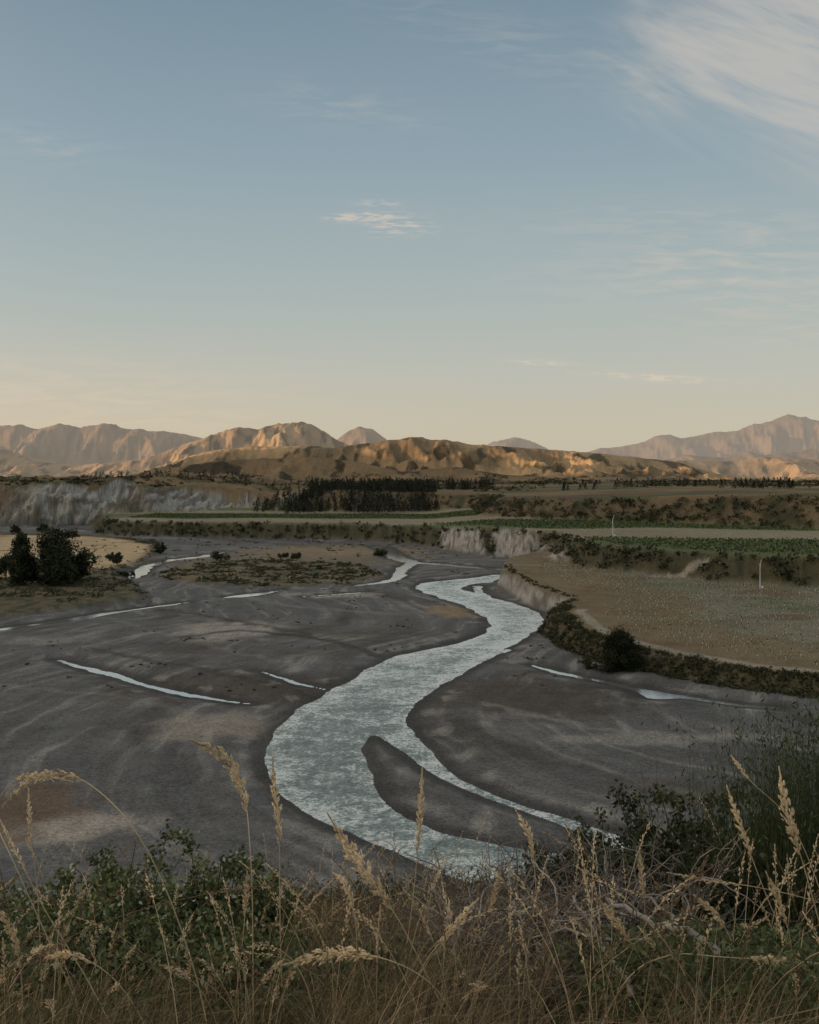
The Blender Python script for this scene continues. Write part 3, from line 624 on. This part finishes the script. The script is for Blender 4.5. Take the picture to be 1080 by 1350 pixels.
fgbush('slope_shrub',[(a,b,Yd,1.0,.6,3000) for a,b,Yd in [(440,1190,13),(520,1195,12),(600,1185,14),(670,1190,13),(380,1200,14),(560,1205,11),(1050,1110,12),(470,1220,10),(640,1210,10.5),(720,1185,11.5)]],.06,.03,(.07,.08,.038),.8,alt=(.3,.24,.14))
g=G();n=3800;x=rng.normal(size=n)*.25+2.1;y=5.1+rng.normal(size=n)*.35;h=rng.uniform(.5,1.55,n)
blades(g,x,y,h,rng.uniform(.003,.006,n),.16,np.array([.062,.08,.036])*rng.uniform(.5,1.6,(n,1)),7,(.02,0))
q=rng.integers(0,n,13000);u=rng.uniform(.2,1,13000);c=np.stack([x[q],y[q],zh(x[q],y[q])+h[q]*u],1)+rng.normal(size=(13000,3))*.05
leaves(g,c,nrm(rdir(13000)+np.array([0,0,1.2])),.038,.009,np.array([.068,.088,.038])*rng.uniform(.5,1.6,(13000,1)))
g.build('broom_shrub',mfol)
# tangle of dead branches
g=G();n=560;x0=rng.uniform(560,920,n);Yd=rng.uniform(3.6,5.6,n);x=(x0-540)/F*Yd;z=zh(x,Yd)+rng.uniform(0,.42,n)
d0=rdir(n);d0[:,2]=np.abs(d0[:,2])*.7+.05;d0=nrm(d0);K=10
st_=np.zeros((n,K,3));st_[:,0]=np.stack([x,Yd,z],1);dc=d0.copy();L=rng.uniform(.025,.07,n)[:,None]
for k_ in range(1,K):
    dc=nrm(dc+rng.normal(size=(n,3))*.25+np.array([0,0,-.07]));st_[:,k_]=st_[:,k_-1]+dc*L
rr=rng.uniform(.002,.006,n)[:,None]*np.linspace(1,.25,K)[None];gc=np.array([.27,.24,.205])*rng.uniform(.3,1.5,(n,1))
tubes(g,st_,rr,gc,5)
m_=3600;ti=rng.integers(0,n,m_);tk=rng.integers(2,K,m_);s=st_[ti,tk];K2=6;b2=np.zeros((m_,K2,3));b2[:,0]=s;dc=rdir(m_)*.9+np.array([0,0,.35])
for k_ in range(1,K2):
    dc=nrm(dc+rng.normal(size=(m_,3))*.25);b2[:,k_]=b2[:,k_-1]+dc*rng.uniform(.015,.04,m_)[:,None]
tubes(g,b2,np.broadcast_to(np.linspace(.002,.0008,K2),(m_,K2)),np.array([.20,.175,.15])*rng.uniform(.3,1.4,(m_,1)),3)
for (a,b_,c_,d_,Y1,Y2,r) in [(800,1180,940,1300,3.7,3.2,.015),(760,1190,830,1330,3.7,3.2,.011),(640,1140,720,1190,5.0,4.8,.008),(700,1230,900,1240,3.6,3.5,.008),(840,1180,900,1260,3.8,3.5,.008)]:
    t=np.linspace(0,1,12)[:,None];s=np.array(at(a,b_,Y1));e=np.array(at(c_,d_,Y2));pt=s+(e-s)*t+np.cumsum(rng.normal(size=(12,3))*.012,0);tubes(g,pt[None],np.linspace(r*.5,r,12)[None],(.29,.265,.235),8)
g.build('dead_branches',mwood)
g=G()
for (x0,x1,y0,y1,n,col) in [(.18,.45,2.8,4.6,9000,(.105,.13,.058)),(-.45,0,3.0,4.6,3500,(.11,.13,.06)),(-.1,.3,3.2,6,3500,(.12,.12,.065))]:
    nc=160;cx=rng.uniform(x0,x1,nc);cy=rng.uniform(y0,y1,nc);ci=rng.integers(0,nc,n);y=cy[ci]+rng.normal(size=n)*.08;x=cx[ci]*cy[ci]+rng.normal(size=n)*.08
    c=np.stack([x,y,zh(x,y)+rng.uniform(.02,.34,n)],1);leaves(g,c,nrm(rdir(n)+np.array([0,0,.2])),rng.uniform(.02,.05,n),.012,np.array(col)*rng.uniform(.4,1.5,(n,1)))
g.build('weeds',mfol)
# ---------------------------------------------------------------- sky, sun, camera
SUN_EL=5.5;SUN_AZ=258.0
az=math.radians(SUN_AZ);el=math.radians(SUN_EL);SD=(math.sin(az)*math.cos(el),math.cos(az)*math.cos(el),math.sin(el))
w=bpy.data.worlds.new('World');bpy.context.scene.world=w;w.use_nodes=True;nt=w.node_tree;nt.nodes.clear();E.nt=nt
sky=nt.nodes.new('ShaderNodeTexSky');sky.sky_type='NISHITA';sky.sun_disc=False;sky.sun_elevation=math.radians(SUN_EL);sky.sun_rotation=math.radians(SUN_AZ);sky.dust_density=2
tc=nt.nodes.new('ShaderNodeTexCoord');sp=nt.nodes.new('ShaderNodeSeparateXYZ');nt.links.new(tc.outputs['Generated'],sp.inputs[0])
dx,dy,dz=[E(o) for o in sp.outputs]
rp=nt.nodes.new('ShaderNodeValToRGB');nt.links.new(dz.k,rp.inputs[0]);cr=rp.color_ramp
stops=[(0,(203,192,166)),(.045,(202,194,173)),(.1,(193,193,182)),(.175,(175,186,184)),(.31,(147,167,178)),(.43,(126,148,162)),(.6,(150,163,171)),(1,(190,190,186))]  # top stops brightened out of view as added fill light for the valley
while len(cr.elements)<len(stops): cr.elements.new(.5)
for e,(q,c) in zip(cr.elements,stops): e.position=q;e.color=(*lin(c),1)
u=dx/E.m('MAXIMUM',dy,.05);vv=dz/E.m('MAXIMUM',dy,.05);fr=ess(.05,.3,dy)
sc_=nt.nodes.new('ShaderNodeVectorMath');sc_.operation='SCALE';nt.links.new(sky.outputs[0],sc_.inputs[0]);sc_.inputs['Scale'].default_value=.1
base=mixc(.92,sc_.outputs[0],rp.outputs[0])
warm=ess(.15,-.45,u)*ess(.17,.02,vv)
base=mixc(warm*.3*fr,base,lin((220,196,166)))
gl=E.m('POWER',E.m('MAXIMUM',dx*SD[0]+dy*SD[1]+dz*SD[2],0.0),3.0)*ess(-.1,.05,dz)
gn=nt.nodes.new('ShaderNodeVectorMath');gn.operation='SCALE';gn.inputs[0].default_value=(1.7,1.25,.88);nt.links.new(gl.k,gn.inputs['Scale'])
u0,v0=.152,.405
al=(u-u0)*.93-(vv-v0)*.36;pe=(u-u0)*.36+(vv-v0)*.93
na=noise(vec(al*2.2,pe*8.0,1.0),1.6,4,.6,.6);nb=noise(vec(al*4,pe*26,4.0),2.2,4,.65,.5)
big=ess(-.02,.16,al+(na-.5)*.25)*ess(-.035,.05,pe+(na-.5)*.15)*ess(.24,.60,na*.5+nb*.5)
cl=big*.9
n_f=noise(vec(u*18,vv*110,2.0),3.0,3,.6,.5);n_s=noise(vec(u*6+vv*3,vv*38,7.0),3.0,4,.6,.5)
f_f=ess(.38,.68,n_f);f_s=ess(.38,.72,n_s)
def wisp(px,py,rx,ry,amp,sl=0.0,fine=False):
    a=(u-(px-540)/F);b=(vv-(HZ-py)/F)-a*sl
    m=E.m('EXPONENT',(a*a/(rx/F)**2+b*b/(ry/F)**2)*-1.0)
    return m*(f_f if fine else f_s)*amp
ws=[(478,286,38,5,2.2,.05,True),(525,297,38,12,1.4,0,True),(500,268,30,5,.8,0,True),(960,350,200,45,.55,.05),(870,290,260,30,.25,.0),(865,498,75,5,.9,-.06,True),(712,478,40,4,.8,-.05,True),(40,190,90,22,.4,-.15),(450,140,120,25,.3,-.15),(1040,420,120,40,.3,0),(120,520,240,50,.35,-.1),(690,60,200,40,.22,-.3)]
for q in ws: cl=cl+wisp(*q)
cl=E.m('MINIMUM',cl*fr,1.0)
lowf=ess(.05,.35,vv)
ccol=mixc(lowf,lin((226,206,182)),lin((194,190,183)))
base=mixc(cl*.85,base,ccol)
ad=nt.nodes.new('ShaderNodeVectorMath');nt.links.new(base,ad.inputs[0]);nt.links.new(gn.outputs[0],ad.inputs[1])
bg=nt.nodes.new('ShaderNodeBackground');nt.links.new(ad.outputs[0],bg.inputs[0]);bg.inputs[1].default_value=1.0
ow=nt.nodes.new('ShaderNodeOutputWorld');nt.links.new(bg.outputs[0],ow.inputs[0])
from mathutils import Vector
sd=Vector(SD)
L=bpy.data.lights.new('sun','SUN');L.energy=5;L.angle=math.radians(.5);L.color=(1,.62,.34);lo=bpy.data.objects.new('sun',L);lo.rotation_euler=sd.to_track_quat('Z','Y').to_euler();bpy.context.scene.collection.objects.link(lo)
cam=bpy.data.cameras.new('camera');co=bpy.data.objects.new('camera',cam);bpy.context.scene.collection.objects.link(co)
cam.sensor_fit='VERTICAL';cam.sensor_height=36;cam.lens=35;cam.shift_y=-45/1350;cam.clip_start=.1;cam.clip_end=90000
co.location=(0,0,EYE);co.rotation_euler=(math.radians(90),0,0)
s=bpy.context.scene;s.camera=co;s.view_settings.view_transform='Standard'
try: s.view_settings.look='None'
except Exception: pass
s.view_settings.exposure=0
